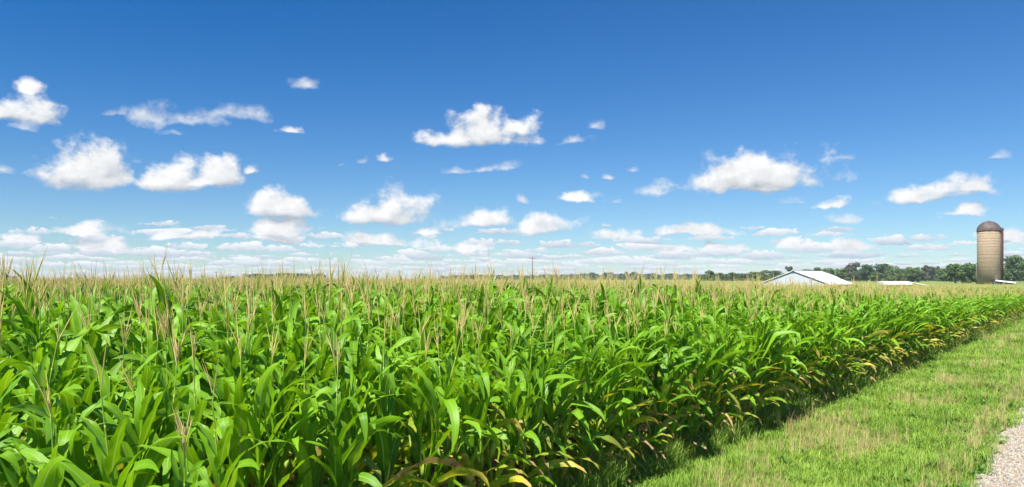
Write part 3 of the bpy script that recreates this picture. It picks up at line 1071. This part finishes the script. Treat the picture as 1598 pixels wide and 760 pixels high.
def build_silo():
    D = 169.0
    c = at(1543.0, D)
    gz = ground_z(c.x, c.y)
    root = empty('silo', (c.x, c.y, gz))
    tag(root, 'tall tan concrete stave silo with brown dome and dark red chute', 'silo')
    R = 2.30
    Hc = height_at(361, D) - gz
    Ht = height_at(345, D) - gz
    mb = MB(); mb.tube([(0, 0, -.3), (0, 0, Hc * .5), (0, 0, Hc)], [R, R, R], 56); mb.obj('wall', [stave_material()], root, True)
    hoop = simple_material('hoop_steel', (.16, .11, .08), (.26, .19, .13), 3, .6)
    mb = MB()
    z = .5
    while z < Hc - .2:
        pts = [(math.cos(k / 48 * 6.28318) * (R + .02), math.sin(k / 48 * 6.28318) * (R + .02), z) for k in range(49)]
        mb.tube(pts, [.016] * 49, 5, cap=False)
        z += .9 if z < Hc * .55 else .6
    mb.obj('hoops', [hoop], root, True)
    dome = simple_material('dome_metal', (.085, .060, .062), (.135, .098, .095), 1.2, .62, .3)
    mb = MB()
    n, r0 = 48, R + .10
    prof = [(r0, 0), (r0 * 1.0, .12)] + [(r0 * math.cos(a), .12 + (Ht - Hc - .12) * math.sin(a)) for a in [k * math.pi / 2 / 9 for k in range(1, 9)]] + [(.12, Ht - Hc), (.10, Ht - Hc + .10)]
    vs, fs = [], []
    for (r, z) in prof:
        for k in range(n):
            rr = r * (1 + .012 * (1 if k % 4 == 0 else 0))
            vs.append((rr * math.cos(k / n * 6.28318), rr * math.sin(k / n * 6.28318), Hc + z))
    for i in range(len(prof) - 1):
        for k in range(n):
            k2 = (k + 1) % n
            fs.append((i * n + k, i * n + k2, (i + 1) * n + k2, (i + 1) * n + k))
    fs.append(tuple((len(prof) - 1) * n + k for k in range(n)))
    fs.append(tuple(n - 1 - k for k in range(n)))
    mb.add(vs, fs); mb.obj('dome', [dome], root, True)
    # the covered chute on the silo's right
    right = Vector((math.cos(math.atan2(c.x, c.y)), -math.sin(math.atan2(c.x, c.y)), 0))
    back = Vector((c.x, c.y, 0)).normalized()
    q = right * (R - .08) + back * .75
    chm = simple_material('chute_red', (.055, .022, .020), (.085, .032, .028), 2, .6)
    mb = MB(); mb.tube([q + Vector((0, 0, z)) for z in (0, Hc * .5, Hc + .35)], [.62] * 3, 20); mb.obj('chute', [chm], root, True)
    mb = MB(); mb.tube([q + Vector((0, 0, Hc + z)) for z in (.35, .55, .80, .92)], [.68, .66, .45, .08], 20); mb.obj('chute_cap', [dome], root, True)
    # small feed room leaning against the silo foot
    cc = at(1566, 165)
    gz = cc.z - .25
    root = empty('feed_room', (cc.x, cc.y, gz), -math.atan2(cc.x, cc.y))
    tag(root, 'small dark lean-to with pale sloping roof at the silo foot', 'shed')
    h0, h1 = height_at(438.0, 165) - gz, height_at(441.0, 165) - gz
    mb = MB()
    v = [(-1.9, -1, 0), (1.9, -1, 0), (1.9, 1, 0), (-1.9, 1, 0), (-1.9, -1, h0 - .1), (1.9, -1, h1 - .1), (1.9, 1, h1 - .1), (-1.9, 1, h0 - .1)]
    mb.add(v, [(3, 2, 1, 0), (4, 5, 6, 7), (0, 1, 5, 4), (1, 2, 6, 5), (2, 3, 7, 6), (3, 0, 4, 7)]); mb.obj('wall', [M_DARK], root)
    mb = MB()
    v = [(-1.5, -1.3, h0 - .09), (2.3, -1.3, h1 - .15), (2.3, 1.3, h1 + .04), (-1.5, 1.3, h0 + .1)]
    mb.add(v + [(x, y, z + .09) for x, y, z in v], [(3, 2, 1, 0), (4, 5, 6, 7), (0, 1, 5, 4), (1, 2, 6, 5), (2, 3, 7, 6), (3, 0, 4, 7)])
    mb.obj('roof', [M_ROOF_W], root)


def utility_pole(px, Y, top, arm, label):
    c = at(px, Y)
    h = height_at(top, Y) - c.z
    wood = M_POLE
    root = empty('utility_pole', c, -math.atan2(c.x, c.y))
    tag(root, label, 'utility pole', 'utility poles beyond the field')
    mb = MB(); mb.tube([(0, 0, -.3), (0, 0, h)], [.19, .13], 10); mb.obj('pole', [wood], root, True)
    if arm:
        mb = MB(); mb.box((0, -.2, h - .55), (arm, .14, .17)); mb.obj('crossarm', [wood], root)
        for k in (-.46, -.2, .2, .46):
            mb = MB(); mb.tube([(arm * k, -.2, h - .465), (arm * k, -.2, h - .40), (arm * k, -.2, h - .26)], [.03, .07, .05], 8); mb.obj('insulator', [M_POST], root, True)


build_barn()
build_silo()
M_POLE = simple_material('pole_wood', (.10, .075, .055), (.19, .15, .11), 2, .9)
utility_pole(831, 270, 400.5, 2.9, 'tall wooden utility pole with crossarm above tassels at the centre')
utility_pole(338, 420, 423.5, 3.0, 'small distant utility pole left of the low far woods')
utility_pole(1524.3, 178, 414.5, 0, 'thin bare pole standing just left of the silo')


# ------------------------------------------------------------------ trees
def crown_material(name, a, b):
    m, g, p, out = new_mat(name)
    geo = g.node('ShaderNodeNewGeometry')
    oi = g.node('ShaderNodeObjectInfo').outputs['Random']
    f = g.m('ADD', g.m('MULTIPLY', geo.outputs['Random Per Island'], .55), g.m('MULTIPLY_ADD', oi, .9, -.25), clamp=True)
    col = g.mix(f, a, b)
    g.l.new(col, p.inputs['Base Color'])
    p.inputs['Roughness'].default_value = .6
    p.inputs['Specular IOR Level'].default_value = .25
    tr = g.node('ShaderNodeBsdfTranslucent'); g.l.new(col, tr.inputs['Color'])
    mx = g.node('ShaderNodeMixShader'); mx.inputs[0].default_value = .22
    g.l.new(p.outputs[0], mx.inputs[1]); g.l.new(tr.outputs[0], mx.inputs[2])
    g.l.new(mx.outputs[0], out.inputs['Surface'])
    return m


M_CROWN = crown_material('broadleaf_crown', (0.065, 0.130, 0.030), (0.15, 0.235, 0.055))
M_CROWN_D = crown_material('dark_crown', (0.045, 0.10, 0.030), (0.10, 0.165, 0.05))
M_CROWN_G = crown_material('grey_crown', (0.07, 0.09, 0.05), (0.13, 0.15, 0.085))
M_BARK = simple_material('bark', (.06, .045, .035), (.13, .10, .075), 3, .95)


def crown_mesh(seed, kind):
    """unit crown: width 1, height 1 from z=0; limbs' clumps of small leaf faces with gaps between them"""
    rnd = random.Random(seed)
    mb = MB()
    clumps = []
    n = {'round': 26, 'tall': 26, 'airy': 15, 'bush': 30}[kind]
    for i in range(n):
        a = rnd.uniform(0, 6.28)
        zc = rnd.uniform(.10, .93)
        if kind == 'tall': env = .46 * (1 - zc ** 1.6) ** .5 + .05
        elif kind == 'bush': env = .46 * (1 - (zc - .1) ** 2.4) ** .5
        else: env = .46 * max(.05, 1 - ((zc - .48) / .52) ** 2) ** .5
        r = env * (rnd.random() ** .5) * .82
        size = rnd.uniform(.10, .20) * (.75 if kind == 'airy' else 1)
        clumps.append((Vector((math.cos(a) * r, math.sin(a) * r, zc)), size))
    per = 95
    for c, s in clumps:
        for j in range(per):
            d = Vector((rnd.gauss(0, 1), rnd.gauss(0, 1), rnd.gauss(0, .8)))
            d = d.normalized() * s * (rnd.random() ** .45)
            p = c + d
            if p.z < .0 or p.z > 1.02: continue
            k = rnd.uniform(.024, .052)
            nrm = (d.normalized() + Vector((rnd.gauss(0, .6), rnd.gauss(0, .6), rnd.gauss(.3, .6)))).normalized()
            u = nrm.orthogonal().normalized(); w = nrm.cross(u)
            an = rnd.uniform(0, 6.28)
            u, w = u * math.cos(an) + w * math.sin(an), w * math.cos(an) - u * math.sin(an)
            mb.add([p - u * k, p - w * k * .7, p + u * k, p + w * k * .7], [(0, 1, 2, 3)])
    return mb, clumps


def trunk_mb(clumps, seed):
    rnd = random.Random(seed)
    mb = MB()
    mb.tube([(0, 0, -.5), (0.004, 0, -.15), (0, 0.006, .15), (0.008, 0, .5), (0, 0, .75)], [.035, .028, .024, .017, .007], 8)
    for c, s in clumps[:9]:
        z = max(.02, c.z - rnd.uniform(.2, .35))
        mid = (Vector((0, 0, z)) * .5 + c * .5) + Vector((0, 0, .02))
        mb.tube([(0, 0, z), mid, c], [.013, .008, .003], 5, cap=False)
    return mb


KINDS = {}
for kd, nvar in (('round', 4), ('tall', 2), ('airy', 2), ('bush', 2)):
    KINDS[kd] = []
    for q in range(nvar):
        cm, cl = crown_mesh(900 + q * 17 + len(kd), kd)
        KINDS[kd].append((cm, trunk_mb(cl, q)))
MESHES = {}


def tree(px, top, w, Y, kind, label, group, mat=None, bare=.18, var=None, name='deciduous_tree', rnd=random.Random(5)):
    c = at(px, Y)
    H = height_at(top, Y) - c.z
    Wd = w / F * Y * 1.12
    v = rnd.randrange(len(KINDS[kind])) if var is None else var
    mat = mat or M_CROWN
    key = (kind, v, mat.name)
    if key not in MESHES:
        cm, tm = KINDS[kind][v]
        MESHES[key] = (cm.mesh('crown', [mat], False), tm.mesh('trunk', [M_BARK]))
    root = empty(name, c, rnd.uniform(0, 6.28))
    tag(root, label, 'tree', group)
    z0 = H * bare
    for part, me in zip(('crown', 'trunk'), MESHES[key]):
        o = link(bpy.data.objects.new(part, me))
        o.parent = root
        o.location = (0, 0, z0)
        o.scale = (Wd, Wd, H - z0)
    return root


G1, G2, G3, G4 = 'trees behind the barn and shed', 'trees around the silo', 'small trees far across the field', 'trees left of the barn'
# around the silo
tree(1581, 399, 40, 225, 'bush', 'tall dark bushy tree rising right of the silo', G2, M_CROWN_D, .02)
tree(1602, 404, 34, 235, 'bush', 'dark tree cut by the right edge of the photo', G2, M_CROWN_D, .02)
tree(1491, 412, 44, 205, 'bush', 'broad green tree with low branches, left one of the silo pair', G2, M_CROWN, .01, 0)
tree(1514, 411, 36, 208, 'bush', 'broad green tree touching the silo on its left', G2, M_CROWN, .01, 1)
# behind barn and shed, left to right
BACK = [(1258, 420, 26, 'round', 'low green tree just over the barn ridge'), (1276, 417, 28, 'round', 'round green tree behind the middle of the barn roof'),
        (1296, 418, 28, 'round', 'rounded tree over the right half of the barn roof'), (1314, 418, 26, 'round', 'rounded tree over the low right end of the barn'),
        (1333, 409.5, 30, 'round', 'tallest pale round-topped tree right of the barn'), (1353, 413, 30, 'bush', 'dark broad tree right of the tallest pale tree'),
        (1374, 411.5, 34, 'round', 'high round tree between barn and low shed'), (1393, 414, 22, 'round', 'lighter tree above the left half of the low shed'),
        (1408, 419, 22, 'bush', 'lower dark tree above the low shed'), (1424, 417, 30, 'bush', 'bushy tree right behind the right end of the low shed'),
        (1444, 414, 26, 'airy', 'grey airy tree right of the low shed'), (1458, 415.5, 26, 'airy', 'grey-green airy tree midway from shed to silo'), (1471, 418, 22, 'round', 'low tree left of the broad silo trees'),
        (1366, 425, 26, 'bush', 'low bushy tree below the high round tree'), (1340, 424, 30, 'bush', 'low bushy tree below the tallest pale tree'), (1312, 425, 28, 'bush', 'low bushy tree touching the barn roof end'),
        (1398, 425, 26, 'bush', 'low bushy tree close over the low shed')]
for i, (px, top, w, kd, lab) in enumerate(BACK):
    tree(px, top, w, 300 + (i * 37) % 60, kd, lab, G1, {'airy': M_CROWN_G}.get(kd, M_CROWN_D if i in (5, 6, 8) else (M_CROWN_G if i == 4 else M_CROWN)), .04)
tree(1425, 420, 32, 262, 'bush', 'near dark bush standing at the right end of the shed', G1, M_CROWN_D, .0)
LEFT = [(1107, 422, 24, 'round', 'round tree at the left end of the trees by the barn'), (1127, 425.5, 20, 'round', 'low tree second in the trees left of the barn'), (1144, 425, 20, 'round', 'low tree between the round trees left of the barn'),
        (1160, 427, 22, 'bush', 'lowest bushy tree left of the barn'), (1176, 424, 20, 'tall', 'narrow pointed tree left of the barn'), (1194, 421.5, 30, 'round', 'wide round tree over the left eave of the barn'),
        (1213, 422, 24, 'round', 'round tree touching the barn roof on its left'), (1231, 415.5, 19, 'airy', 'airy tree standing tall over the left of the barn ridge')]
for i, (px, top, w, kd, lab) in enumerate(LEFT):
    tree(px, top, w, 330 + (i * 29) % 50, kd, lab, G4, M_CROWN_G if kd == 'airy' else M_CROWN, .30 if kd == 'airy' else .03)
FARS = [(885, 432, 16, 'bush', 'low bush at left of the small far round trees'), (897, 428, 20, 'round', 'first round tree right of the utility pole'), (923, 425, 18, 'round', 'neat round tree right of the utility pole'),
        (950, 424.5, 24, 'round', 'wide round tree in the middle of the small far trees'), (977, 424, 9, 'tall', 'thin pointed tree among the small far trees'), (990, 424, 20, 'round', 'last round tree of the small far trees'),
        (398, 427.5, 18, 'bush', 'highest round top in the low far woods on the left'), (280, 433.5, 10, 'round', 'tiny round tree on the left horizon'), (110, 433.5, 10, 'round', 'tiny tree alone on the far left horizon')]
for i, (px, top, w, kd, lab) in enumerate(FARS):
    tree(px, top, w, 620 + (i * 41) % 90, kd, lab, G3, M_CROWN_D if i % 2 else M_CROWN, .03)


def far_woods():
    """hedgerows and woods that read as one mass along the horizon"""
    rnd = random.Random(77)
    pts, rots, scl, idx = [], [], [], []
    spans = [(-30, 24, 431, 640), (345, 372, 432.5, 700), (384, 508, 428, 560), (690, 905, 430.3, 860), (880, 1112, 428.6, 760), (1096, 1225, 428.5, 420), (1240, 1480, 422.5, 390), (1470, 1640, 420, 300)]
    for x0, x1, top, Y in spans:
        x = x0
        while x < x1:
            yy = Y + rnd.uniform(-15, 40)
            c = at(x, yy)
            H = height_at(top + rnd.uniform(-2.0, 2.2), yy) - c.z
            if H > 0.5:
                Wd = H * rnd.uniform(1.2, 1.9)
                pts.append(c); rots.append((0, 0, rnd.uniform(0, 6.28))); scl.append((Wd, Wd, H * 1.02)); idx.append(rnd.randrange(3))
            x += H * rnd.uniform(.3, .55) / yy * F
    ms = [KINDS['bush'][0][0].mesh('wood_crown', [M_CROWN], False), KINDS['bush'][1][0].mesh('wood_crown', [M_CROWN_D], False), KINDS['round'][0][0].mesh('wood_crown', [M_CROWN], False)]
    o = gn_scatter('far_woods', pts, rots, scl, idx, ms)
    tag(o, 'low dark line of far woods and hedges along the horizon', 'woods', kind='stuff')


far_woods()


# ------------------------------------------------------------------ the air over the fields
def build_haze():
    m = bpy.data.materials.new('haze')
    m.use_nodes = True
    g = NT(m.node_tree)
    g.n.clear()
    out = g.node('ShaderNodeOutputMaterial')
    v = g.node('ShaderNodeVolumePrincipled')
    v.inputs['Color'].default_value = (.80, .88, 1.0, 1)
    v.inputs['Density'].default_value = 0.00022
    v.inputs['Anisotropy'].default_value = 0.0
    g.l.new(v.outputs[0], out.inputs['Volume'])
    mb = MB(); mb.box((0, 0, 9.0), (6600, 6600, 23.0))
    o = mb.obj('haze', [m])
    o['label'] = 'faint bluish summer haze over the far fields'
    o['category'] = 'haze'
    o['kind'] = 'stuff'


build_haze()
